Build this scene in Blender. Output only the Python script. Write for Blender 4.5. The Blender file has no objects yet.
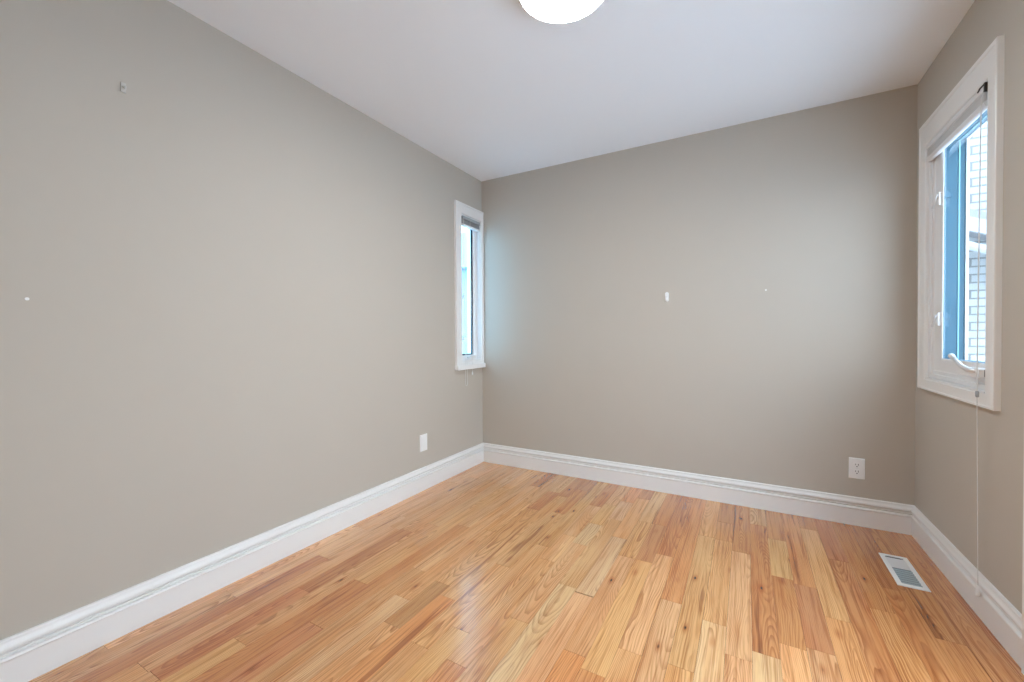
import bpy, bmesh, math, random
from mathutils import Vector, Matrix

# ------------------------------------------------------------------ camera
S = bpy.context.scene
COL = S.collection
W, H, REAR = 2.8134, 2.44, -3.20          # room: width, height, y of the rear wall (back wall is y = 0)
FPX, YAW, PITCH, ROLL = 415.91, 0.5132, -0.0126, -0.0050
f = Vector((-math.sin(YAW) * math.cos(PITCH), math.cos(YAW) * math.cos(PITCH), math.sin(PITCH)))
r0 = Vector((math.cos(YAW), math.sin(YAW), 0))
u0 = r0.cross(f)
r = math.cos(ROLL) * r0 + math.sin(ROLL) * u0
u = -math.sin(ROLL) * r0 + math.cos(ROLL) * u0
cam = bpy.data.cameras.new('camera')
cam.sensor_width = 36.0
cam.lens = FPX / 1024 * 36.0
cam.clip_start = 0.02
camo = bpy.data.objects.new('camera', cam)
camo.matrix_world = Matrix(((r.x, u.x, -f.x, 2.0124), (r.y, u.y, -f.y, -3.0425), (r.z, u.z, -f.z, 1.0968), (0, 0, 0, 1)))
COL.objects.link(camo)
S.camera = camo

# ------------------------------------------------------------------ sky, exposure
wd = bpy.data.worlds.new('sky')
S.world = wd
wd.use_nodes = True
wn = wd.node_tree
bg = wn.nodes['Background']
SKY = 7.9
tc = wn.nodes.new('ShaderNodeTexCoord')
sp = wn.nodes.new('ShaderNodeSeparateXYZ')
cr = wn.nodes.new('ShaderNodeValToRGB')
cr.color_ramp.elements[0].position = 0.0
cr.color_ramp.elements[0].color = (0.82, 0.89, 0.98, 1)
cr.color_ramp.elements[1].position = 0.7
cr.color_ramp.elements[1].color = (0.60, 0.77, 0.98, 1)
wn.links.new(tc.outputs['Generated'], sp.inputs[0])
wn.links.new(sp.outputs['Z'], cr.inputs[0])
wn.links.new(cr.outputs[0], bg.inputs['Color'])
bg.inputs['Strength'].default_value = SKY
S.view_settings.view_transform = 'Standard'
S.view_settings.look = 'None'
S.view_settings.gamma = 1.0
S.view_settings.exposure = 0.22
S.view_settings.use_curve_mapping = False
S.cycles.max_bounces = 14
S.cycles.diffuse_bounces = 10
S.cycles.glossy_bounces = 6
S.cycles.transparent_max_bounces = 12
S.cycles.sample_clamp_indirect = 8.0
LAMP = 60.0

random.seed(11)

# ------------------------------------------------------------------ materials
def mat(name, color, rough=0.5, spec=0.5, metal=0.0, bump=0.0, bscale=400.0, vary=0.0, coat=0.0):
    m = bpy.data.materials.new(name)
    m.use_nodes = True
    n, l = m.node_tree.nodes, m.node_tree.links
    b = n['Principled BSDF']
    b.inputs['Base Color'].default_value = (*color, 1)
    b.inputs['Roughness'].default_value = rough
    b.inputs['Specular IOR Level'].default_value = spec
    b.inputs['Metallic'].default_value = metal
    b.inputs['Coat Weight'].default_value = coat
    if bump or vary:
        t = n.new('ShaderNodeTexCoord')
        no = n.new('ShaderNodeTexNoise')
        no.inputs['Scale'].default_value = bscale
        no.inputs['Detail'].default_value = 3
        l.new(t.outputs['Object'], no.inputs['Vector'])
        if bump:
            bp = n.new('ShaderNodeBump')
            bp.inputs['Strength'].default_value = bump
            bp.inputs['Distance'].default_value = 0.001
            l.new(no.outputs[0], bp.inputs['Height'])
            l.new(bp.outputs[0], b.inputs['Normal'])
        if vary:
            n2 = n.new('ShaderNodeTexNoise')
            n2.inputs['Scale'].default_value = 2.5
            n2.inputs['Detail'].default_value = 2
            l.new(t.outputs['Object'], n2.inputs['Vector'])
            mx = n.new('ShaderNodeMix')
            mx.data_type = 'RGBA'
            mx.inputs['A'].default_value = (*[c * (1 - vary) for c in color], 1)
            mx.inputs['B'].default_value = (*[min(1, c * (1 + vary)) for c in color], 1)
            l.new(n2.outputs[0], mx.inputs['Factor'])
            l.new(mx.outputs['Result'], b.inputs['Base Color'])
    return m

M = {
    'wall': mat('greige_wall_paint', (0.508, 0.462, 0.400), 0.75, 0.25, bump=0.12, bscale=350, vary=0.015),
    'ceil': mat('white_ceiling_paint', (0.87, 0.90, 0.935), 0.9, 0.2, bump=0.1, bscale=300),
    'trim': mat('white_semigloss_trim', (0.82, 0.81, 0.79), 0.35, 0.5, bump=0.03, bscale=60),
    'vinyl': mat('white_vinyl', (0.80, 0.80, 0.80), 0.4, 0.5, vary=0.01),
    'plate': mat('white_plastic', (0.84, 0.84, 0.83), 0.35, 0.5, vary=0.01),
    'slot': mat('dark_slot', (0.02, 0.02, 0.02), 0.6, vary=0.1),
    'blind': mat('pale_grey_blind', (0.34, 0.36, 0.38), 0.5, 0.4, vary=0.02),
    'blindlite': mat('light_grey_blind', (0.68, 0.68, 0.68), 0.5, 0.4, vary=0.02),
    'blindrail': mat('white_blind_rail', (0.80, 0.81, 0.82), 0.35, 0.5, vary=0.01),
    'cord': mat('white_cord', (0.72, 0.72, 0.70), 0.7, 0.2, vary=0.03),
    'blue': mat('blue_painted_frame', (0.032, 0.108, 0.160), 0.5, 0.3, vary=0.08),
    'bluelite': mat('pale_blue_bead', (0.19, 0.40, 0.46), 0.5, 0.3, vary=0.05),
    'gasket': mat('dark_teal_gasket', (0.004, 0.03, 0.05), 0.6, 0.2, vary=0.1),
    'bracket': mat('dark_steel_bracket', (0.05, 0.05, 0.05), 0.4, 0.5, metal=0.6, vary=0.1),
    'chrome': mat('satin_metal', (0.75, 0.76, 0.78), 0.35, 0.5, metal=0.45, vary=0.03),
    'ventw': mat('white_enamel', (0.80, 0.80, 0.78), 0.35, 0.5, vary=0.01),
    'ventg': mat('grey_louver', (0.34, 0.40, 0.42), 0.45, 0.5, vary=0.05),
    'ventd': mat('dark_duct', (0.03, 0.035, 0.04), 0.7, vary=0.1),
    'ext': mat('outer_wall_face', (0.55, 0.55, 0.54), 0.9, 0.1, bump=0.3, bscale=80, vary=0.05),
    'soil': mat('pale_bounce_ground', (0.72, 0.75, 0.78), 0.95, 0.1, bump=0.6, bscale=40, vary=0.05),  # ground made pale so it bounces daylight up to the ceiling
    'roofs': mat('grey_shingles', (0.20, 0.20, 0.205), 0.9, 0.1, bump=0.8, bscale=30, vary=0.2),
    'fascia': mat('white_fascia', (0.30, 0.31, 0.32), 0.6, 0.3, vary=0.02),
    'siding': mat('pale_stucco', (0.35, 0.36, 0.37), 0.9, 0.1, bump=0.3, bscale=60, vary=0.05),
    'pane': mat('dark_far_pane', (0.02, 0.03, 0.04), 0.15, 0.5, vary=0.1),
    'clip': mat('beige_plastic', (0.56, 0.54, 0.50), 0.5, 0.4, vary=0.02),
    'subfloor': mat('dark_gap', (0.035, 0.02, 0.01), 0.9, 0.1, vary=0.1),
}

def glass_mat(name, tint):
    m = bpy.data.materials.new(name)
    m.use_nodes = True
    n, l = m.node_tree.nodes, m.node_tree.links
    n.remove(n['Principled BSDF'])
    out = n['Material Output']
    t = n.new('ShaderNodeBsdfTransparent')
    t.inputs[0].default_value = (*tint, 1)
    g = n.new('ShaderNodeBsdfGlossy')
    g.inputs['Roughness'].default_value = 0.01
    fr = n.new('ShaderNodeFresnel')
    fr.inputs['IOR'].default_value = 1.35
    mx = n.new('ShaderNodeMixShader')
    ge = n.new('ShaderNodeNewGeometry')                                   # reflect at the front face only
    fm = n.new('ShaderNodeMath')
    fm.operation = 'MULTIPLY_ADD'
    fm.use_clamp = True
    l.new(ge.outputs['Backfacing'], fm.inputs[0])
    fm.inputs[1].default_value = -1.0
    l.new(fr.outputs[0], fm.inputs[2])
    l.new(fm.outputs[0], mx.inputs[0])
    l.new(t.outputs[0], mx.inputs[1])
    l.new(g.outputs[0], mx.inputs[2])
    l.new(mx.outputs[0], out.inputs['Surface'])
    return m
M['glass'] = glass_mat('window_glass', (0.93, 0.97, 0.98))
M['bluish_glass'] = glass_mat('bluish_window_glass', (0.67, 0.905, 1.0))  # tint added to turn the daylight through the left pane cyan

def lamp_mat():
    m = bpy.data.materials.new('lit_opal_glass')
    m.use_nodes = True
    b = m.node_tree.nodes['Principled BSDF']
    b.inputs['Base Color'].default_value = (0.9, 0.9, 0.88, 1)
    b.inputs['Roughness'].default_value = 0.3
    b.inputs['Emission Color'].default_value = (0.96, 0.985, 1.0, 1)
    b.inputs['Emission Strength'].default_value = LAMP
    return m
M['lamp'] = lamp_mat()

def brick_mat():
    m = bpy.data.materials.new('white_painted_brick')
    m.use_nodes = True
    n, l = m.node_tree.nodes, m.node_tree.links
    b = n['Principled BSDF']
    t = n.new('ShaderNodeTexCoord')
    mp = n.new('ShaderNodeMapping')
    mp.inputs['Rotation'].default_value = (math.pi / 2, 0, 0)
    br = n.new('ShaderNodeTexBrick')
    br.inputs['Scale'].default_value = 1.0
    br.inputs['Color1'].default_value = (0.33, 0.34, 0.34, 1)
    br.inputs['Color2'].default_value = (0.27, 0.28, 0.28, 1)
    br.inputs['Mortar'].default_value = (0.13, 0.135, 0.135, 1)
    br.inputs['Mortar Size'].default_value = 0.008
    br.inputs['Brick Width'].default_value = 0.22
    br.inputs['Row Height'].default_value = 0.075
    l.new(t.outputs['Object'], mp.inputs[0])
    l.new(mp.outputs[0], br.inputs['Vector'])
    l.new(br.outputs['Color'], b.inputs['Base Color'])
    b.inputs['Roughness'].default_value = 0.85
    return m
M['brick'] = brick_mat()

def oak_mat():
    m = bpy.data.materials.new('oak_strip_floor')
    m.use_nodes = True
    n, l = m.node_tree.nodes, m.node_tree.links
    b = n['Principled BSDF']
    def N(t, **k):
        x = n.new(t)
        for a, v in k.items():
            setattr(x, a, v)
        return x
    def math_(op, a, b_=None, c=None):
        x = N('ShaderNodeMath', operation=op)
        for i, v in enumerate((a, b_, c)):
            if v is None:
                continue
            if isinstance(v, (int, float)):
                x.inputs[i].default_value = v
            else:
                l.new(v, x.inputs[i])
        return x.outputs[0]
    def comb(a, b_, c):
        x = N('ShaderNodeCombineXYZ')
        for i, v in enumerate((a, b_, c)):
            if isinstance(v, (int, float)):
                x.inputs[i].default_value = v
            else:
                l.new(v, x.inputs[i])
        return x.outputs[0]
    def noise(vec, scale=1.0, detail=2.0, rough=0.5):
        x = N('ShaderNodeTexNoise')
        l.new(vec, x.inputs['Vector'])
        x.inputs['Scale'].default_value = scale
        x.inputs['Detail'].default_value = detail
        x.inputs['Roughness'].default_value = rough
        return x.outputs[0]
    def ramp(v, a, b_):
        x = N('ShaderNodeMapRange', interpolation_type='SMOOTHSTEP')
        l.new(v, x.inputs[0])
        x.inputs[1].default_value, x.inputs[2].default_value = a, b_
        return x.outputs[0]
    uv = N('ShaderNodeUVMap', uv_map='plank')
    su = N('ShaderNodeSeparateXYZ')
    l.new(uv.outputs[0], su.inputs[0])
    U, V = su.outputs[0], su.outputs[1]
    at = N('ShaderNodeAttribute', attribute_name='tone')
    sd = N('ShaderNodeAttribute', attribute_name='seed')
    seed = sd.outputs['Fac']
    wn_ = N('ShaderNodeTexWhiteNoise', noise_dimensions='1D')
    l.new(seed, wn_.inputs['W'])
    sr = N('ShaderNodeSeparateXYZ')
    l.new(wn_.outputs['Color'], sr.inputs[0])
    R1, R2, R3 = sr.outputs
    # growth rings of a tree trunk cut by the board
    wob = noise(comb(math_('MULTIPLY', U, 9.0), math_('MULTIPLY', V, 2.2), seed), 1.0, 2.0)
    wob2 = noise(comb(math_('MULTIPLY', U, 40.0), math_('MULTIPLY', V, 7.0), seed), 1.0, 2.0)
    X0 = math_('MULTIPLY_ADD', math_('SUBTRACT', R1, 0.5), 0.16, U)
    X = math_('MULTIPLY_ADD', math_('SUBTRACT', wob, 0.5), 0.06, X0)
    slope = math_('MULTIPLY', math_('SUBTRACT', R2, 0.5), 0.07)
    Z = math_('MULTIPLY_ADD', V, slope, math_('MULTIPLY_ADD', R3, 0.05, 0.006))
    Z = math_('ADD', Z, math_('MULTIPLY', math_('SUBTRACT', noise(comb(0.0, math_('MULTIPLY', V, 1.6), seed), 1.0, 1.0), 0.5), 0.09))
    rr = math_('SQRT', math_('ADD', math_('MULTIPLY', X, X), math_('MULTIPLY', Z, Z)))
    rr = math_('MULTIPLY_ADD', math_('SUBTRACT', wob2, 0.5), 0.004, rr)
    ph = math_('FRACT', math_('DIVIDE', rr, 0.0052))
    ring = math_('MULTIPLY', ramp(ph, 0.35, 0.92), math_('SUBTRACT', 1.0, ramp(ph, 0.93, 1.0)))
    # pores and fibres
    fib = noise(comb(math_('MULTIPLY', U, 420.0), math_('MULTIPLY', V, 9.0), seed), 1.0, 2.0, 0.6)
    fib2 = noise(comb(math_('MULTIPLY', U, 120.0), math_('MULTIPLY', V, 2.5), seed), 1.0, 3.0, 0.6)
    pores = ramp(fib, 0.55, 0.75)
    blot = noise(comb(math_('MULTIPLY', U, 14.0), math_('MULTIPLY', V, 2.0), math_('ADD', seed, 7.0)), 1.0, 3.0)
    # dark mineral streaks along the grain
    stn = noise(comb(math_('MULTIPLY', U, 38.0), math_('MULTIPLY', V, 1.5), math_('ADD', seed, 31.0)), 1.0, 3.0, 0.55)
    streak = ramp(stn, 0.59, 0.69)
    # knots
    vo = N('ShaderNodeTexVoronoi', feature='F1')
    vo.inputs['Scale'].default_value = 1.0
    vo.inputs['Randomness'].default_value = 1.0
    l.new(comb(math_('MULTIPLY', U, 18.0), math_('MULTIPLY', V, 6.5), math_('MULTIPLY', seed, 3.7)), vo.inputs['Vector'])
    sv = N('ShaderNodeSeparateXYZ')
    l.new(vo.outputs['Color'], sv.inputs[0])
    kn = math_('MULTIPLY', math_('SUBTRACT', 1.0, ramp(vo.outputs['Distance'], 0.03, 0.12)), ramp(sv.outputs[0], 0.72, 0.74))
    khalo = math_('MULTIPLY', math_('SUBTRACT', 1.0, ramp(vo.outputs['Distance'], 0.05, 0.34)), ramp(sv.outputs[0], 0.72, 0.74))

    def mul(col, fac, rgb, amt):
        x = N('ShaderNodeMix', data_type='RGBA', blend_type='MULTIPLY')
        l.new(math_('MULTIPLY', fac, amt), x.inputs['Factor'])
        l.new(col, x.inputs['A'])
        x.inputs['B'].default_value = (*rgb, 1)
        return x.outputs['Result']
    rmod = ramp(noise(comb(math_('MULTIPLY', U, 30.0), math_('MULTIPLY', V, 3.0), math_('ADD', seed, 53.0)), 1.0, 2.0), 0.30, 0.62)
    ringamt = math_('MULTIPLY', math_('MULTIPLY_ADD', R3, 0.50, 0.45), math_('MULTIPLY_ADD', rmod, 0.8, 0.2))
    c = at.outputs['Color']
    c = mul(c, math_('MULTIPLY', ring, ringamt), (0.56, 0.41, 0.28), 1.0)
    c = mul(c, math_('MULTIPLY', pores, math_('MULTIPLY_ADD', ring, 0.6, 0.4)), (0.58, 0.44, 0.32), 0.75)
    c = mul(c, ramp(fib2, 0.45, 0.68), (0.62, 0.46, 0.32), 0.8)
    c = mul(c, ramp(blot, 0.42, 0.72), (0.86, 0.69, 0.53), 0.7)
    c = mul(c, math_('MULTIPLY', streak, math_('GREATER_THAN', R2, 0.40)), (0.46, 0.30, 0.18), 0.8)
    c = mul(c, khalo, (0.66, 0.44, 0.28), 0.8)
    c = mul(c, kn, (0.16, 0.09, 0.05), 0.95)
    l.new(c, b.inputs['Base Color'])
    rg = math_('MULTIPLY_ADD', fib2, 0.06, 0.15)
    l.new(rg, b.inputs['Roughness'])
    b.inputs['Specular IOR Level'].default_value = 0.5
    b.inputs['Coat Weight'].default_value = 1.0
    b.inputs['Coat Roughness'].default_value = 0.26
    b.inputs['Coat IOR'].default_value = 1.52
    bp = N('ShaderNodeBump')
    bp.inputs['Strength'].default_value = 0.08
    bp.inputs['Distance'].default_value = 0.0004
    l.new(math_('ADD', fib2, math_('MULTIPLY', blot, 2.0)), bp.inputs['Height'])
    l.new(bp.outputs[0], b.inputs['Normal'])
    return m
M['oak'] = oak_mat()

# ------------------------------------------------------------------ mesh helpers
def link(name, bm, m, parent=None, loc=None, smooth=False):
    bmesh.ops.recalc_face_normals(bm, faces=bm.faces)
    me = bpy.data.meshes.new(name)
    bm.to_mesh(me)
    bm.free()
    for k in (m if isinstance(m, (list, tuple)) else [m]):
        me.materials.append(M[k])
    if smooth:
        for p in me.polygons:
            p.use_smooth = True
    o = bpy.data.objects.new(name, me)
    COL.objects.link(o)
    if parent:
        o.parent = parent
        o.matrix_parent_inverse = Matrix.Translation(-parent.location)
    elif loc:
        # put the origin of a top-level mesh at loc while its vertices stay where they are
        me.transform(Matrix.Translation(-Vector(loc)))
        o.location = loc
    return o

def box(bm, a, b, bev=0.0):
    g = bmesh.ops.create_cube(bm, size=1.0)
    vs = g['verts']
    a, b = Vector(a), Vector(b)
    for v in vs:
        v.co = Vector([(a[i] + b[i]) / 2 + v.co[i] * (b[i] - a[i]) for i in range(3)])
    if bev:
        es = list({e for v in vs for e in v.link_edges})
        bmesh.ops.bevel(bm, geom=es, offset=bev, segments=2, profile=0.6, affect='EDGES')

def BM():
    return bmesh.new()

def tube(bm, pts, rad, seg=8, caps=True):
    pts = [Vector(p) for p in pts]
    rads = rad if isinstance(rad, (list, tuple)) else [rad] * len(pts)
    rings = []
    ref = None
    for i, p in enumerate(pts):
        d = (pts[min(i + 1, len(pts) - 1)] - pts[max(i - 1, 0)]).normalized()
        if ref is None:
            ref = Vector((0, 0, 1)) if abs(d.z) < 0.9 else Vector((1, 0, 0))
        a = (ref - d * ref.dot(d)).normalized()
        ref = a
        c = d.cross(a)
        rings.append([bm.verts.new(p + (a * math.cos(2 * math.pi * k / seg) + c * math.sin(2 * math.pi * k / seg)) * rads[i]) for k in range(seg)])
    for A, B in zip(rings, rings[1:]):
        for k in range(seg):
            bm.faces.new((A[k], A[(k + 1) % seg], B[(k + 1) % seg], B[k]))
    if caps:
        bm.faces.new(rings[0][::-1])
        bm.faces.new(rings[-1])

def lathe(bm, prof, c, seg=48):
    """prof: (radius, z) pairs turned about the vertical through c"""
    c = Vector(c)
    rings = []
    for rad, z in prof:
        if rad < 1e-6:
            rings.append([bm.verts.new(c + Vector((0, 0, z)))])
        else:
            rings.append([bm.verts.new(c + Vector((rad * math.cos(2 * math.pi * k / seg), rad * math.sin(2 * math.pi * k / seg), z))) for k in range(seg)])
    for A, B in zip(rings, rings[1:]):
        for k in range(seg):
            k2 = (k + 1) % seg
            if len(A) == 1 and len(B) > 1:
                bm.faces.new((A[0], B[k], B[k2]))
            elif len(B) == 1 and len(A) > 1:
                bm.faces.new((A[k], A[k2], B[0]))
            elif len(A) > 1:
                bm.faces.new((A[k], A[k2], B[k2], B[k]))

def rings(bm, loops, close=True):
    """loops of rectangles (y0, y1, z0, z1, x) joined one to the next: a mitred frame"""
    L = []
    for (y0, y1, z0, z1, x) in loops:
        L.append([bm.verts.new((x, y, z)) for y, z in ((y0, z0), (y1, z0), (y1, z1), (y0, z1))])
    n = len(L)
    for i in range(n if close else n - 1):
        A, B = L[i], L[(i + 1) % n]
        for k in range(4):
            bm.faces.new((A[k], A[(k + 1) % 4], B[(k + 1) % 4], B[k]))

def prism(bm, poly, to3, a0, a1):
    """a closed 2-D outline swept from a0 to a1; to3(p, a) gives the point"""
    A = [bm.verts.new(to3(p, a0)) for p in poly]
    B = [bm.verts.new(to3(p, a1)) for p in poly]
    n = len(poly)
    for k in range(n):
        bm.faces.new((A[k], A[(k + 1) % n], B[(k + 1) % n], B[k]))
    bm.faces.new(A[::-1])
    bm.faces.new(B)

def tag(o, label, cat, group=None, kind=None):
    o['label'] = label
    o['category'] = cat
    if group:
        o['group'] = group
    if kind:
        o['kind'] = kind
    return o

def empty(name, loc, label, cat, group=None, kind=None):
    o = bpy.data.objects.new(name, None)
    o.location = loc
    o.empty_display_size = 0.05
    COL.objects.link(o)
    return tag(o, label, cat, group, kind)

# ------------------------------------------------------------------ room shell
T = 0.13                                               # wall thickness
LW = (-0.312, -0.030, 0.895, 2.085)                    # left window opening y0 y1 z0 z1
RW = (-0.795, -0.178, 0.868, 2.050)                    # right window opening
DR = (-2.480, -1.160, 0.0, 2.03)                        # right door opening

def wall_x(name, x0, x1, openings, label):
    """a wall across x0..x1 with rectangular openings, laid out along y from REAR to the back"""
    bm = BM()
    ya = REAR - T
    for (y0, y1, z0, z1) in sorted(openings):
        box(bm, (x0, ya, 0), (x1, y0, H))
        if z0 > 0:
            box(bm, (x0, y0, 0), (x1, y1, z0))
        box(bm, (x0, y0, z1), (x1, y1, H))
        ya = y1
    box(bm, (x0, ya, 0), (x1, T, H))
    return tag(link(name, bm, 'wall'), label, 'wall', kind='structure')

wall_x('wall_left', -T, 0, [LW], 'long greige painted wall on the left with the narrow window at its far end')
wall_x('wall_right', W, W + T, [RW, DR], 'greige painted wall on the right with the blue-edged window')
bm = BM(); box(bm, (0, 0, 0), (W, T, H))
tag(link('wall_back', bm, 'wall'), 'plain greige far wall facing the viewer between both windows', 'wall', kind='structure')
bm = BM(); box(bm, (0, REAR - T, 0), (W, REAR, H))
tag(link('wall_rear', bm, 'wall'), 'greige wall behind the viewer', 'wall', kind='structure')
bm = BM(); box(bm, (-T, REAR - T, H), (W + T, T, H + 0.12))
tag(link('ceiling', bm, 'ceil'), 'flat white painted ceiling above the empty room', 'ceiling', kind='structure')

# floor: oak strips running towards the back wall
def srgb(*c):
    return tuple(((v / 255) / 12.92 if v / 255 <= 0.04045 else ((v / 255 + 0.055) / 1.055) ** 2.4) for v in c)
BW, X0 = 0.0823, 1.950
TONES = {
    'honey': srgb(232, 173, 111), 'light': srgb(231, 177, 120), 'pale': srgb(234, 190, 137), 'tan': srgb(226, 170, 109),
    'orange': srgb(226, 157, 95), 'red': srgb(208, 140, 90), 'brown': srgb(206, 141, 85), 'olive': srgb(210, 153, 95),
    'pink': srgb(228, 174, 122), 'dark': srgb(210, 149, 91), 'deep': srgb(206, 138, 80),
}
FIXED = [  # (x in the strip, y end, y start, tone, seed or None)
    (1.530, -0.547, 0, 'light'), (1.545, -0.985, -0.547, 'red'), (1.64, -0.880, 0, 'deep'), (1.66, -1.60, -0.880, 'light'),
    (1.74, -1.242, 0, 'orange'), (1.74, -2.2, -1.242, 'pink'), (1.89, -0.331, 0, 'deep'), (1.89, -0.573, -0.331, 'orange'), (1.89, -1.3, -0.573, 'honey'),
    (1.985, -0.665, 0, 'brown'), (1.985, -1.45, -0.665, 'light'), (2.07, -0.275, 0, 'light'), (2.07, -1.39, -0.275, 'deep'), (2.07, -2.0, -1.39, 'pale'),
    (2.14, -0.428, 0, 'brown'), (2.14, -0.824, -0.428, 'tan'), (2.14, -1.30, -0.824, 'deep'), (2.16, -2.2, -1.30, 'honey'),
    (2.235, -0.85, 0, 'orange'), (2.235, -1.28, -0.85, 'red'), (2.235, -2.2, -1.28, 'light'),
    (2.32, -0.20, 0, 'brown'), (2.32, -1.05, -0.20, 'tan'), (2.32, -2.0, -1.05, 'orange'), (2.40, -0.525, 0, 'red'), (2.40, -1.5, -0.525, 'brown'), (2.40, -2.3, -1.5, 'tan'),
    (2.48, -0.9, 0, 'deep'), (2.48, -2.0, -0.9, 'orange'), (2.565, -0.7, 0, 'brown'), (2.565, -1.8, -0.7, 'deep'), (2.65, -1.0, 0, 'brown'), (2.65, -2.2, -1.0, 'deep'), (2.73, -1.4, 0, 'brown'), (2.79, -1.1, 0, 'brown'),
    (1.44, -1.369, -0.808, 'pale'), (1.43, -0.808, -0.2, 'tan'), (1.43, -1.95, -1.375, 'pink'), (1.515, -2.1, -1.70, 'orange'), (1.53, -1.70, -0.985, 'light'),
    (1.31, -1.35, -0.6, 'light'), (1.31, -2.0, -1.35, 'pale'), (1.35, -1.1, -0.3, 'pink'),
    (0.57, -2.65, -2.045, 'red'), (0.59, -2.045, -1.10, 'dark'), (0.33, -1.93, -1.30, 'brown'), (0.33, -2.45, -1.93, 'red'),
    (0.85, -1.905, -1.60, 'olive'), (0.85, -1.60, -0.7, 'honey'), (1.58, -1.75, -0.7, 'tan'),
]
def build_floor():
    bm = BM()
    uvl = bm.loops.layers.uv.new('plank')
    colr = bm.loops.layers.float_color.new('tone')
    sed = bm.faces.layers.float.new('seed')
    rnd = random.Random(5)
    fixed = {}
    for (x, ye, ys, t) in FIXED:
        fixed.setdefault(math.floor((x - X0) / BW), []).append((ys, ye, t))
    i0, i1 = math.floor((0 - X0) / BW), math.floor((W - X0) / BW)
    for i in range(i0, i1 + 1):
        xa, xb = max(-0.02, X0 + i * BW), min(W + 0.02, X0 + (i + 1) * BW)
        cuts = []
        y = 0.02
        fx = sorted(fixed.get(i, []), key=lambda a: -a[0])
        pos = 0.02
        for (ys, ye, t) in fx + [(REAR - 0.02, None, None)]:
            y = pos
            first = pos > 0
            while y - ys > 0.02:
                ln = rnd.choice((0.3, 0.45, 0.6, 0.8, 1.0, 1.25)) * rnd.uniform(0.85, 1.2)
                if first:
                    ln *= rnd.uniform(0.3, 1.0)
                    first = False
                ny = y - ln
                if ny - ys < 0.22:
                    ny = ys
                xm = (xa + xb) / 2
                edge = (abs(xm - W) < 0.5) or y > -0.1  # deeper boards by the right and back walls also stand in for shade
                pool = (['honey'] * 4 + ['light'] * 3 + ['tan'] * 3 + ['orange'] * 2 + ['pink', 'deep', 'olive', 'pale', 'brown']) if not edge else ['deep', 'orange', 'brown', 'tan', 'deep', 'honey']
                if xm < 0.6:
                    pool = ['honey', 'honey', 'light', 'tan', 'honey', 'tan', 'deep', 'orange']
                cuts.append((y, ny, rnd.choice(pool)))
                y = ny
            if ye is not None:
                cuts.append((ys if ys < -0.001 else 0.02, ye, t))
                pos = ye
        for (ya, yb, t) in cuts:
            gx, gy = rnd.uniform(0.0002, 0.0006), rnd.uniform(0.0003, 0.0009)
            z = rnd.uniform(-0.0003, 0)
            P = [(xa + gx, yb + gy), (xb - gx, yb + gy), (xb - gx, ya - gy), (xa + gx, ya - gy)]
            top = [bm.verts.new((px, py, z)) for px, py in P]
            bot = [bm.verts.new((px, py, -0.004)) for px, py in P]
            seed = rnd.uniform(0, 97)
            voff = rnd.uniform(-1.2, 0.4)
            base = TONES[t]
            k = rnd.uniform(0.92, 1.08)
            c = tuple(min(1, v * k * rnd.uniform(0.97, 1.03)) for v in base) + (1,)
            fs = [bm.faces.new(top)] + [bm.faces.new((top[a], bot[a], bot[(a + 1) % 4], top[(a + 1) % 4])) for a in range(4)]
            for fc in fs:
                fc[sed] = seed
                fc.material_index = 0
                for lp in fc.loops:
                    lp[colr] = c
                    lp[uvl].uv = (lp.vert.co.x - (X0 + (i + 0.5) * BW), lp.vert.co.y - ya + voff)
    n0 = len(bm.faces)
    box(bm, (-T, REAR - T, -0.2), (W + T, T, -0.004))
    bm.faces.ensure_lookup_table()
    for fc in bm.faces[n0:]:
        fc.material_index = 1
    return link('floor', bm, ['oak', 'subfloor'])
tag(build_floor(), 'glossy honey oak strip floor with mixed light and reddish boards', 'floor', kind='structure')

# baseboards: flat board, bead, thin bead and a broad cap
BASE = [(0, 0), (0.016, 0), (0.016, 0.093), (0.0185, 0.0945), (0.0205, 0.099), (0.0185, 0.1035), (0.015, 0.105), (0.006, 0.1055),
        (0.006, 0.1105), (0.011, 0.1115), (0.0125, 0.1140), (0.011, 0.1165), (0.006, 0.1175), (0.005, 0.1250), (0.0160, 0.1255),
        (0.0180, 0.130), (0.0170, 0.137), (0.0135, 0.144), (0.0115, 0.150), (0.0115, 0.157), (0.009, 0.1605), (0, 0.161)]
def baseboard(name, to3, a0, a1, label):
    bm = BM()
    n = len(BASE)
    A = [bm.verts.new(to3(d, z, a0(d))) for d, z in BASE]
    B = [bm.verts.new(to3(d, z, a1(d))) for d, z in BASE]
    for k in range(n):
        bm.faces.new((A[k], A[(k + 1) % n], B[(k + 1) % n], B[k]))
    bm.faces.new(A[::-1]); bm.faces.new(B)
    return tag(link(name, bm, 'trim'), label, 'baseboard', kind='structure')
baseboard('baseboard_left', lambda d, z, a: (d, a, z), lambda d: REAR + d, lambda d: -d, 'tall white moulded baseboard along the left wall')
baseboard('baseboard_back', lambda d, z, a: (a, -d, z), lambda d: d, lambda d: W - d, 'tall white moulded baseboard along the far wall')
baseboard('baseboard_right', lambda d, z, a: (W - d, a, z), lambda d: -1.072, lambda d: -d, 'tall white moulded baseboard under the right window')
baseboard('baseboard_rear', lambda d, z, a: (a, REAR + d, z), lambda d: d, lambda d: W - d, 'white moulded baseboard behind the viewer')

# ------------------------------------------------------------------ windows
def ring_prof(bm, rect, prof, xs):
    """a mitred ring: prof = (outward offset from rect, depth towards the room)"""
    y0, y1, z0, z1 = rect
    rings(bm, [(y0 - o, y1 + o, z0 - o, z1 + o, xs(d)) for o, d in prof])

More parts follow.
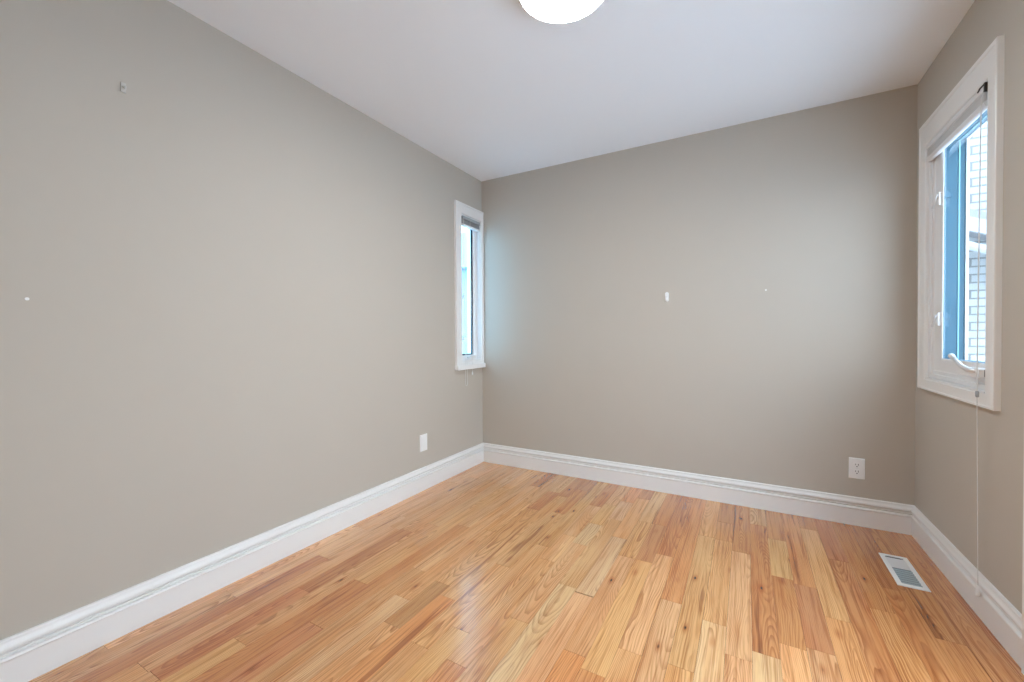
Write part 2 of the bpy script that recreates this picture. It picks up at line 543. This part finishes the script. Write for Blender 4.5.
# --- window_1, narrow, on the left wall beside the corner
def window_left():
    y0, y1, z0, z1 = LW
    w = empty('window_1', (0, (y0 + y1) / 2, z0), 'narrow white casement window on the left wall beside the far corner', 'window', kind='structure')
    bm = BM()                                                           # casing: wide on one side, squeezed into the corner on the other
    oy0, oy1, oz0, oz1 = -0.393, -0.003, 0.862, 2.170
    rings(bm, [(y0, y1, z0, z1, 0.0), (y0, y1, z0, z1, 0.012), (y0 - .006, y1 + .004, z0 - .004, z1 + .006, 0.016),
               (oy0 + .016, oy1 - .004, oz0 + .006, oz1 - .016, 0.016), (oy0 + .012, oy1 - .003, oz0 + .004, oz1 - .012, 0.022),
               (oy0 + .003, oy1 - .001, oz0 + .002, oz1 - .003, 0.022), (oy0, oy1, oz0, oz1, 0.018), (oy0, oy1, oz0, oz1, 0.0)])
    link('casing', bm, 'trim', w)
    bm = BM()
    box(bm, (0.0, -0.401, 0.824), (0.036, -0.003, 0.862), 0.004)
    link('sill', bm, 'trim', w)
    bm = BM()                                                           # jamb liner
    rings(bm, [(y0, y1, z0, z1, 0.0), (y0 + .012, y1 - .008, z0 + .012, z1 - .012, 0.0), (y0 + .012, y1 - .008, z0 + .012, z1 - .012, -T), (y0, y1, z0, z1, -T)])
    link('jamb', bm, 'vinyl', w)
    bm = BM()                                                           # sash
    a = (y0 + .012, y1 - .008, z0 + .012, z1 - .012)
    g = (y0 + .055, y1 - .052, z0 + .042, z1 - .050)
    rings(bm, [(*a, -0.030), (a[0] + .030, a[1] - .030, a[2] + .022, a[3] - .028, -0.030), (*g, -0.042), (*g, -0.062), (*a, -0.062)])
    link('sash', bm, 'vinyl', w)
    bm = BM()
    rings(bm, [(*g, -0.0415), (g[0] + .014, g[1] - .014, g[2] + .010, g[3] - .010, -0.044), (g[0] + .014, g[1] - .014, g[2] + .010, g[3] - .010, -0.055), (*g, -0.055)])
    link('gasket', bm, 'gasket', w)['label'] = 'dark gasket around the pane'
    bm = BM()
    box(bm, (-0.052, g[0] + .002, g[2] + .002), (-0.047, g[1] - .002, g[3] - .002))
    link('glass', bm, 'bluish_glass', w)
    bm = BM()                                                           # crank operator folded on the sill
    box(bm, (-0.028, -0.20, z0 + 0.012), (0.004, -0.12, z0 + 0.030), 0.004)
    c = link('crank', bm, 'vinyl', w)
    bm = BM()
    tube(bm, [(-0.006, -0.135, z0 + .030), (0.006, -0.15, z0 + .036), (0.010, -0.20, z0 + .030), (0.010, -0.235, z0 + .024)], [0.006, 0.006, 0.005, 0.007])
    link('handle', bm, 'chrome', c)
    for zc in (1.06, 1.40):                                             # sash locks on the near jamb
        bm = BM()
        box(bm, (-0.028, y0 + 0.012, zc - 0.03), (-0.008, y0 + 0.024, zc + 0.03), 0.003)
        lk = link('latch', bm, 'chrome', w)
        bm = BM()
        tube(bm, [(-0.012, y0 + .024, zc), (-0.004, y0 + .036, zc + .008), (0.000, y0 + .040, zc + .035)], [0.006, 0.0055, 0.006])
        link('lever', bm, 'chrome', lk)
    return w
window_left()

# --- window_2, on the right wall
def window_right():
    y0, y1, z0, z1 = RW
    w = empty('window_2', (W, (y0 + y1) / 2, z0), 'white casement window with blue outer frame on the right wall', 'window', kind='structure')
    X = lambda d: W - d
    bm = BM()
    oy0, oy1, oz0, oz1 = -0.872, -0.101, 0.815, 2.163                    # outer edge of the flat casing
    def lp(k, dep):                                                      # k = 0 at the opening, 1 at the outer edge
        return (y0 + (oy0 - y0) * k, y1 + (oy1 - y1) * k, z0 + (oz0 - z0) * k, z1 + (oz1 - z1) * k, W - dep)
    rings(bm, [lp(0, 0), lp(0, .012), lp(.05, .0155), lp(.12, .016), lp(.80, .017), lp(.84, .0205), lp(.97, .0205), lp(1, .018), lp(1, 0)])
    link('casing', bm, 'trim', w)
    bm = BM()                                                            # jamb liner with a stop
    q = (y0 + .022, y1 - .022, z0 + .030, z1 - .016)
    rings(bm, [(y0, y1, z0, z1, W), (y0 + .008, y1 - .008, z0 + .006, z1 - .008, W), (y0 + .008, y1 - .008, z0 + .006, z1 - .008, W + .006),
               (y0 + .012, y1 - .012, z0 + .012, z1 - .010, W + .006), (y0 + .012, y1 - .012, z0 + .012, z1 - .010, W + .001), (q[0], q[1], q[2], q[3], W + .003),
               (*q, W + .06), (y0, y1, z0, z1, W + .06)])
    link('jamb', bm, 'vinyl', w)
    bm = BM()                                                            # screen track along the foot of the frame
    for xx in (W - .0125, W - .0050):
        box(bm, (xx, y0 + .012, z0 - .004), (xx + .003, y1 - .012, z0 + .007))
    link('screen_track', bm, 'vinyl', w)
    bm = BM()                                                            # sash
    a = q
    g = (y0 + .050, y1 - .116, z0 + .110, z1 - .032)
    rings(bm, [(*a, W + .012), (a[0] + .008, a[1] - .010, a[2] + .016, a[3] - .004, W + .010), (a[0] + .010, a[1] - .013, a[2] + .020, a[3] - .005, W + .013),
               (g[0] - .004, g[1] + .012, g[2] - .014, g[3] + .004, W + .014), (g[0] - .001, g[1] + .0015, g[2] - .003, g[3] + .002, W + .016), (*g, W + .018), (*g, W + .0195), (*a, W + .0195)])
    link('sash', bm, 'vinyl', w)
    bm = BM()
    box(bm, (W + .022, g[0] - .004, g[2] - .004), (W + .026, g[1] + .004, g[3] + .004))
    link('glass', bm, 'glass', w)
    bm = BM()                                                            # blue outer frame, in two steps, with a pale bead between
    o = (y0 - .03, y1 + .03, z0 - .02, z1 + .03)
    yb = y1 - .077                                                       # the blue reveal stands a little behind the stile
    g2 = (g[0], yb, g[2] - .002, g[3])
    rings(bm, [(*g2, W + .020), (*g2, W + .080), (*o, W + .080), (*o, W + .020)])
    o2 = (y0 - .03, y1 + .03, z0 - .02, z1 + .03)
    g3 = (g[0] - .003, yb + .003, z0 + .04, g[3] + .003)
    rings(bm, [(*g3, W + .086), (*g3, W + .106), (*o2, W + .106), (*o2, W + .086)])
    ob = link('outer_frame', bm, 'blue', w)
    ob['label'] = 'blue outer frame seen through the glass'
    bm = BM()
    g4 = (g[0] + .003, yb - .003, z0 + .05, g[3] - .003)
    rings(bm, [(*g4, W + .0805), (*g4, W + .0855), (*o, W + .0855), (*o, W + .0805)])
    link('glazing_bead', bm, 'bluelite', w)
    bm = BM()
    g5 = (g[0] + .004, yb - .004, z0 + .04, g[3] - .0)
    rings(bm, [(*g5, W + .1065), (*g5, W + .116), (*o2, W + .116), (*o2, W + .1065)])
    link('brick_mould', bm, 'trim', w)
    for zc in (1.165, 1.745):                                            # sash locks on the far stile
        bm = BM()
        box(bm, (W + .004, y1 - .104, zc - .030), (W + .015, y1 - .086, zc + .034), 0.003)
        lk = link('latch', bm, 'vinyl', w)
        bm = BM()
        tube(bm, [(W + .006, y1 - .098, zc + .024), (W - .001, y1 - .094, zc + .016), (W - .003, y1 - .078, zc - .010), (W - .005, y1 - .064, zc - .034)], [0.0055, 0.0055, 0.005, 0.006])
        link('lever', bm, 'blindlite', lk)
        bm = BM()
        box(bm, (W + .030, yb - .008, zc + .005), (W + .056, yb - .0005, zc + .060), 0.002)
        link('keeper', bm, 'blue', w)
    bm = BM()                                                            # crank operator
    yc, zc = -0.742, 0.947
    prof = [(-.052, -.016), (.030, -.018), (.046, -.008), (.050, .006), (.036, .014), (-.030, .016), (-.052, .012)]
    prism(bm, prof, lambda p, t_: (t_, yc + p[0], zc + p[1]), W - .030, W + .012)
    c = link('crank', bm, 'vinyl', w)
    bm = BM()
    tube(bm, [(W - .024, yc - .020, zc + .004), (W - .036, yc + .030, zc + .008), (W - .044, yc + .060, zc + .020), (W - .050, yc + .112, zc + .050)], [0.009, 0.010, 0.0085, 0.0075], 10)
    h = link('handle', bm, 'chrome', c, smooth=True)
    bm = BM()
    tube(bm, [(W - .050, yc + .108, zc + .048), (W - .052, yc + .122, zc + .056), (W - .052, yc + .132, zc + .058)], [0.009, 0.011, 0.008], 10)
    link('knob', bm, 'vinyl', h, smooth=True)
    bm = BM()
    box(bm, (W - .016, yc - .0545, zc - .015), (W - .006, yc - .0522, zc + .012), 0.0008)
    link('end_cap', bm, 'bracket', c)['label'] = 'dark end of the crank housing'
    return w
window_right()

# --- door frame at the very right edge of the view
def door_right():
    y0, y1, z0, z1 = DR
    d = empty('door_1', (W, (y0 + y1) / 2, 0), 'white casing on the right wall nearest the viewer with unseen glazed double door added for daylight', 'door', kind='structure')
    bm = BM()
    prof = [(0, 0), (0, .014), (.010, .018), (.066, .018), (.072, .024), (.084, .024), (.088, .018), (.088, 0)]
    L = [[bm.verts.new((W - dd, y, z)) for y, z in ((y0 - o, 0), (y0 - o, z1 + o), (y1 + o, z1 + o), (y1 + o, 0))] for o, dd in prof]
    n = len(L)
    for i in range(n):
        A, B = L[i], L[(i + 1) % n]
        for k in range(3):
            bm.faces.new((A[k], A[k + 1], B[k + 1], B[k]))
    bm.faces.new([q[0] for q in L]); bm.faces.new([q[3] for q in L][::-1])
    link('casing', bm, 'trim', d)
    ym = (y0 + y1) / 2
    for (la, lb) in ((y0 + .004, ym - .002), (ym + .002, y1 - .004)):      # added unseen for daylight: two glazed leaves with stiles, rails, one long pane each
        bm = BM()
        lf = (la, lb, .008, z1 - .004)
        gl = (la + .080, lb - .080, .16, z1 - .095)
        rings(bm, [(*lf, W + .030), (gl[0] - .022, gl[1] + .022, gl[2] - .022, gl[3] + .022, W + .030), (gl[0] - .018, gl[1] + .018, gl[2] - .018, gl[3] + .018, W + .022),
                   (gl[0] - .006, gl[1] + .006, gl[2] - .006, gl[3] + .006, W + .024), (*gl, W + .034), (*gl, W + .070), (*lf, W + .070)])
        leaf = link('door_leaf', bm, 'trim', d)
        bm = BM()
        box(bm, (W + .048, gl[0] - .002, gl[2] - .002), (W + .054, gl[1] + .002, gl[3] + .002))
        link('glass', bm, 'glass', leaf)
    bm = BM()
    tube(bm, [(W + .031, ym - .04, 0.98), (W + .024, ym - .04, 0.98), (W + .022, ym - .04, 0.98), (W - .008, ym - .04, 0.98), (W - .014, ym - .04, 0.98), (W - .030, ym - .04, 0.98), (W - .036, ym - .04, 0.98)],
         [0.028, 0.027, 0.011, 0.011, 0.024, 0.026, 0.014], 20)
    link('door_knob', bm, 'chrome', d, smooth=True)
door_right()

# ------------------------------------------------------------------ blinds
def blind_left():
    b = empty('window_blind', (-0.005, -0.17, 2.072), 'small raised grey slatted blind inside the narrow left window', 'blind', 'raised window blinds')
    ya, yb = LW[0] + .016, LW[1] - .012
    bm = BM(); box(bm, (-0.026, ya, 2.046), (0.012, yb, 2.072), 0.002)
    link('headrail', bm, 'blind', b)
    bm = BM()
    for k in range(7):
        z = 2.041 - k * 0.0042
        box(bm, (-0.020, ya + .004, z - 0.0012), (0.008, yb - .004, z + 0.0012))
    link('slat_stack', bm, 'blind', b)
    bm = BM(); box(bm, (-0.020, ya + .003, 1.996), (0.009, yb - .003, 2.011), 0.003)
    link('bottom_rail', bm, 'blindrail', b)
    bm = BM()
    y = ya - 0.004
    pts = [(0.016, y, 2.05), (0.020, y, 1.99), (0.034, y, 0.90), (0.035, y, 0.76)]
    for k in range(13):
        t = math.pi * k / 12
        pts.append((0.033, y + 0.014 - 0.014 * math.cos(t), 0.72 - 0.028 * math.sin(t)))
    pts += [(0.034, y + .028, 0.80), (0.034, y + .022, 0.88), (0.026, y + .004, 1.40), (0.018, y + .004, 2.045)]
    tube(bm, pts, 0.0016, 6)
    link('pull_cord', bm, 'cord', b)
    bm = BM()
    tube(bm, [(0.018, y + .10, 2.045), (0.034, y + .10, 0.90), (0.033, y + .10, 0.80)], 0.0015, 6)
    cd = link('pull_cord', bm, 'cord', b)
    bm = BM(); lathe(bm, [(0, 0), (0.004, -.002), (0.006, -.022), (0.005, -.028), (0, -.029)], (0.033, y + .10, 0.802), 12)
    link('tassel', bm, 'plate', cd)
blind_left()

def blind_right():
    ya, yb = RW[0] + .012, RW[1] - .012
    b = empty('window_blind', (W + .01, (ya + yb) / 2, 2.06), 'raised white blind rolled up at the top of the right window', 'blind', 'raised window blinds')
    bm = BM()
    box(bm, (W - .018, ya, 2.016), (W + .012, yb, 2.040), 0.003)
    link('headrail', bm, 'vinyl', b)
    bm = BM()
    for k in range(8):
        z = 2.012 - k * 0.0040
        box(bm, (W - .014, ya + .004, z - 0.0012), (W + .008, yb - .004, z + 0.0012))
    link('slat_stack', bm, 'blindlite', b)
    bm = BM()
    prof = [(-.016, .004), (-.012, .011), (-.004, .014), (.006, .012), (.010, .004), (.008, -.008), (0, -.013), (-.010, -.010)]
    prism(bm, prof, lambda p, t_: (W + p[0] - .004, t_, 1.966 + p[1]), ya + .003, yb - .003)
    link('bottom_rail', bm, 'blindrail', b)
    bm = BM()
    box(bm, (W - .020, ya - .006, 2.010), (W + .002, ya + .004, 2.044), 0.001)
    tube(bm, [(W - .018, ya + .002, 2.040), (W - .021, ya + .030, 2.037), (W - .019, ya + .050, 2.032)], 0.0028, 8)
    link('bracket', bm, 'bracket', b)['label'] = 'dark steel end bracket'
    bm = BM()
    yc = ya + .008
    for s in (-.003, .003):
        tube(bm, [(W - .018, yc + s, 2.02), (W - .026, yc + s - .004, 1.95), (W - .034, yc + s - .016, 0.95), (W - .034, yc + s * .3 - .018, 0.80), (W - .030, yc + s * .3 - .026, 0.13)], 0.0009, 6)
    cd = link('pull_cord', bm, 'cord', b)
    bm = BM(); lathe(bm, [(0, .012), (0.005, .010), (0.0055, .002), (0.005, -.010), (0.003, -.013), (0, -.013)], (W - .034, yc - .018, 0.866), 14)
    link('cord_joiner', bm, 'blind', cd, smooth=True)
    bm = BM(); lathe(bm, [(0, .004), (0.004, .002), (0.0055, -.012), (0.0085, -.030), (0.007, -.036), (0, -.038)], (W - .030, yc - .026, 0.132), 14)
    link('tassel', bm, 'plate', cd, smooth=True)
blind_right()

# ------------------------------------------------------------------ ceiling light
LX, LY = 1.4126, -1.572
cl = empty('ceiling_light', (LX, LY, H), 'lit round white flush ceiling light in the middle of the ceiling', 'ceiling light')
bm = BM(); lathe(bm, [(0, 0), (0.166, 0), (0.172, -.003), (0.173, -.040), (0.171, -.046), (0.168, -.046), (0.166, -.040), (0, -.040)], (LX, LY, H))
link('base', bm, 'vinyl', cl, smooth=False)
bm = BM()
prof = [(0.1655, -.042)] + [(0.1655 * math.cos(t), -.046 - 0.016 * math.sin(t)) for t in [math.pi / 2 * k / 14 for k in range(14)]] + [(0, -.062)]
lathe(bm, prof, (LX, LY, H))
link('lamp_shade', bm, 'lamp', cl, smooth=True)['label'] = 'glowing white dome'

# ------------------------------------------------------------------ outlets
def duplex():
    x, z = 2.5655, 0.326
    o = empty('wall_outlet', (x, 0, z), 'white duplex outlet on the far wall near the right corner', 'outlet')
    bm = BM()
    rings_y = [(0.036, 0.059, 0.0), (0.036, 0.059, 0.004), (0.033, 0.056, 0.0062)]
    L = [[bm.verts.new((x + sx * hw, -d, z + sz * hh)) for sx, sz in ((-1, -1), (1, -1), (1, 1), (-1, 1))] for hw, hh, d in rings_y]
    for A, B in zip(L, L[1:]):
        for k in range(4):
            bm.faces.new((A[k], A[(k + 1) % 4], B[(k + 1) % 4], B[k]))
    bm.faces.new(L[-1]); bm.faces.new(L[0][::-1])
    link('cover_plate', bm, 'plate', o)
    for s in (1, -1):
        zc = z + s * 0.0195
        bm = BM()
        pts = []
        for k in range(24):
            t = 2 * math.pi * k / 24
            pts.append((max(-.0145, min(.0145, 0.0172 * math.cos(t))), max(-.0135, min(.0135, 0.0172 * math.sin(t)))))
        prism(bm, pts, lambda p, d: (x + p[0], -d, zc + p[1]), 0.005, 0.0082)
        rc = link('receptacle', bm, 'plate', o)
        for dx, hh in ((-.0062, .0040), (.0062, .0050)):
            bm = BM(); box(bm, (x + dx - .0012, -.0086, zc + .004 - hh), (x + dx + .0012, -.0076, zc + .004 + hh))
            link('slot', bm, 'slot', rc)
        bm = BM()
        prism(bm, [(0.0028 * math.cos(2 * math.pi * k / 14), 0.0028 * math.sin(2 * math.pi * k / 14)) for k in range(14)], lambda p, d: (x + p[0], -d, zc - .0075 + p[1]), 0.0076, 0.0086)
        link('ground_hole', bm, 'slot', rc)
    bm = BM()
    prism(bm, [(0.0028 * math.cos(2 * math.pi * k / 12), 0.0028 * math.sin(2 * math.pi * k / 12)) for k in range(12)], lambda p, d: (x + p[0], -d, z + p[1]), 0.006, 0.0072)
    link('screw', bm, 'chrome', o)
duplex()

def left_plate():
    y, z = -0.772, 0.336
    o = empty('wall_outlet', (0, y, z), 'plain white cover plate low on the left wall', 'outlet')
    bm = BM()
    L = [[bm.verts.new((d, y + sx * hw, z + sz * hh)) for sx, sz in ((-1, -1), (1, -1), (1, 1), (-1, 1))] for hw, hh, d in ((.037, .059, 0), (.037, .059, .005), (.033, .055, .008))]
    for A, B in zip(L, L[1:]):
        for k in range(4):
            bm.faces.new((A[k], A[(k + 1) % 4], B[(k + 1) % 4], B[k]))
    bm.faces.new(L[-1]); bm.faces.new(L[0][::-1])
    link('cover_plate', bm, 'plate', o)
    bm = BM(); box(bm, (0.007, y - .0165, z - .0335), (0.0105, y + .0165, z + .0335), 0.0015)
    link('insert', bm, 'plate', o)
left_plate()

# ------------------------------------------------------------------ floor vent
def vent():
    x0, x1, y0, y1 = 2.590, 2.697, -0.648, -0.343
    v = empty('floor_vent', ((x0 + x1) / 2, (y0 + y1) / 2, 0), 'white metal floor register with grey louvres by the right wall', 'vent')
    bm = BM()
    fr = 0.018
    def loop(o, z):
        return (x0 + o, x1 - o, y0 + o, y1 - o, z)
    L = [loop(0, 0.0), loop(0, 0.0025), loop(.004, .0050), loop(fr, .0050), loop(fr + .002, .0005), loop(fr + .002, 0.0)]
    V = [[bm.verts.new(p) for p in ((a, c, z), (b, c, z), (b, d, z), (a, d, z))] for a, b, c, d, z in L]
    for i in range(len(V) - 1):
        for k in range(4):
            bm.faces.new((V[i][k], V[i][(k + 1) % 4], V[i + 1][(k + 1) % 4], V[i + 1][k]))
    link('frame', bm, 'ventw', v)
    a, b, c, d = x0 + fr + .001, x1 - fr - .001, y0 + fr + .001, y1 - fr - .001
    bm = BM(); box(bm, (a, c, 0.0001), (b, d, 0.0006))
    link('duct', bm, 'ventd', v)['label'] = 'dark duct opening under the louvres'
    n = 7                                                               # near half: slanted louvres
    for k in range(n):
        y = c + .010 + k * (0.142 / n)
        bm = BM()
        prism(bm, [(-.0050, .0012), (-.0044, .0006), (.0048, .0040), (.0042, .0046)], lambda p, t: (t, y + p[0], p[1]), a, b)
        link('louver', bm, 'ventg', v)
    bm = BM(); box(bm, (a + .001, c + .150, 0.0008), (b - .001, d - .014, 0.0032), 0.0008)
    link('damper', bm, 'blindlite', v)['label'] = 'pale grey closed damper plate'
    bm = BM(); box(bm, (a + .006, d - .010, 0.0010), (b - .012, d - .006, 0.0042))
    link('damper_slot', bm, 'ventd', v)
vent()

# ------------------------------------------------------------------ small things on the walls
hk = empty('wall_hook', (1.5325, 0, 1.36), 'small white adhesive hook in the middle of the far wall', 'hook')
bm = BM()
prism(bm, [(0.012 * math.cos(2 * math.pi * k / 20), 0.012 * math.sin(2 * math.pi * k / 20) + (0.022 if k <= 10 else -0.022)) for k in range(20)], lambda p, d: (1.5325 + p[0], -d, 1.360 + p[1]), 0.0, 0.004)
link('base', bm, 'plate', hk)
bm = BM()
tube(bm, [(1.5325, -.003, 1.366), (1.5325, -.010, 1.356), (1.5325, -.013, 1.338), (1.5325, -.020, 1.330), (1.5325, -.026, 1.335), (1.5325, -.027, 1.345)], [.006, .006, .006, .0055, .005, .004], 10)
link('hook', bm, 'plate', hk, smooth=True)

def anchor(px, py, pz, axis, label, rad):
    bm = BM()
    pts = [(rad * math.cos(2 * math.pi * k / 14), rad * math.sin(2 * math.pi * k / 14)) for k in range(14)]
    if axis == 'x':
        prism(bm, pts, lambda p, d: (d, py + p[0], pz + p[1]), 0, 0.003)
    else:
        prism(bm, pts, lambda p, d: (px + p[0], -d, pz + p[1]), 0, 0.003)
    return tag(link('wall_anchor', bm, 'plate', loc=(px, py, pz)), label, 'wall anchor', 'small white wall anchors')
anchor(2.118, 0, 1.374, 'y', 'tiny white wall anchor on the far wall right of the hook', 0.0045)
anchor(0, -2.642, 1.223, 'x', 'tiny white wall anchor at mid height on the left wall', 0.0050)
bm = BM()
box(bm, (0, -2.403, 2.004), (0.004, -2.388, 2.040), 0.0015)
tube(bm, [(0.003, -2.3955, 2.026), (0.012, -2.3955, 2.018), (0.020, -2.3955, 2.012), (0.022, -2.3955, 2.022)], 0.003, 8)
tag(link('wall_clip', bm, 'clip', loc=(0, -2.3955, 2.02)), 'small pale clip high on the left wall near the left edge', 'clip')

# ------------------------------------------------------------------ outdoors, seen through the panes
bm = BM(); box(bm, (-40, -40, -0.9), (40, 40, -0.6))
tag(link('ground', bm, 'soil'), 'pale ground outside the house, brightened to bounce daylight indoors', 'ground', kind='structure')

nb = empty('brick_house', (4.6, 2.6, -0.6), 'white painted brick house wing outside the right window', 'house')
bm = BM(); box(bm, (3.05, 2.5, -0.6), (6.2, 5.5, 3.6))
link('wall', bm, 'brick', nb)
bm = BM()
prism(bm, [(3.3, 2.24), (4.9, 1.55), (4.9, 1.62), (3.3, 2.31)], lambda p, t: (p[0], t, p[1]), 1.95, 2.5)
link('porch_roof', bm, 'roofs', nb)
bm = BM()
prism(bm, [(3.3, 2.12), (4.9, 1.43), (4.9, 1.55), (3.3, 2.24)], lambda p, t: (p[0], t, p[1]), 1.93, 1.96)
link('fascia', bm, 'fascia', nb)
bm = BM()
tube(bm, [(3.3, 1.90, 1.98), (4.9, 1.90, 1.30)], 0.035, 10)
link('gutter', bm, 'fascia', nb)

nh = empty('stucco_house', (-6.5, 8.0, -0.6), 'pale house with dark windows beyond the narrow left window', 'house')
bm = BM(); box(bm, (-9.5, 6.5, -0.6), (-2.5, 10.5, 3.0))
link('wall', bm, 'siding', nh)
bm = BM()
prism(bm, [(6.1, 2.95), (10.9, 2.95), (8.5, 4.6)], lambda p, t: (t, p[0], p[1]), -9.9, -2.1)
link('roof', bm, 'fascia', nh)
for xw in (-8.2, -5.9, -3.6):
    bm = BM(); box(bm, (xw - .45, 6.45, 0.7), (xw + .45, 6.52, 1.9), 0.01)
    fr_ = link('window', bm, 'trim', nh)
    bm = BM(); box(bm, (xw - .36, 6.43, 0.79), (xw + .36, 6.46, 1.81))
    link('pane', bm, 'pane', fr_)
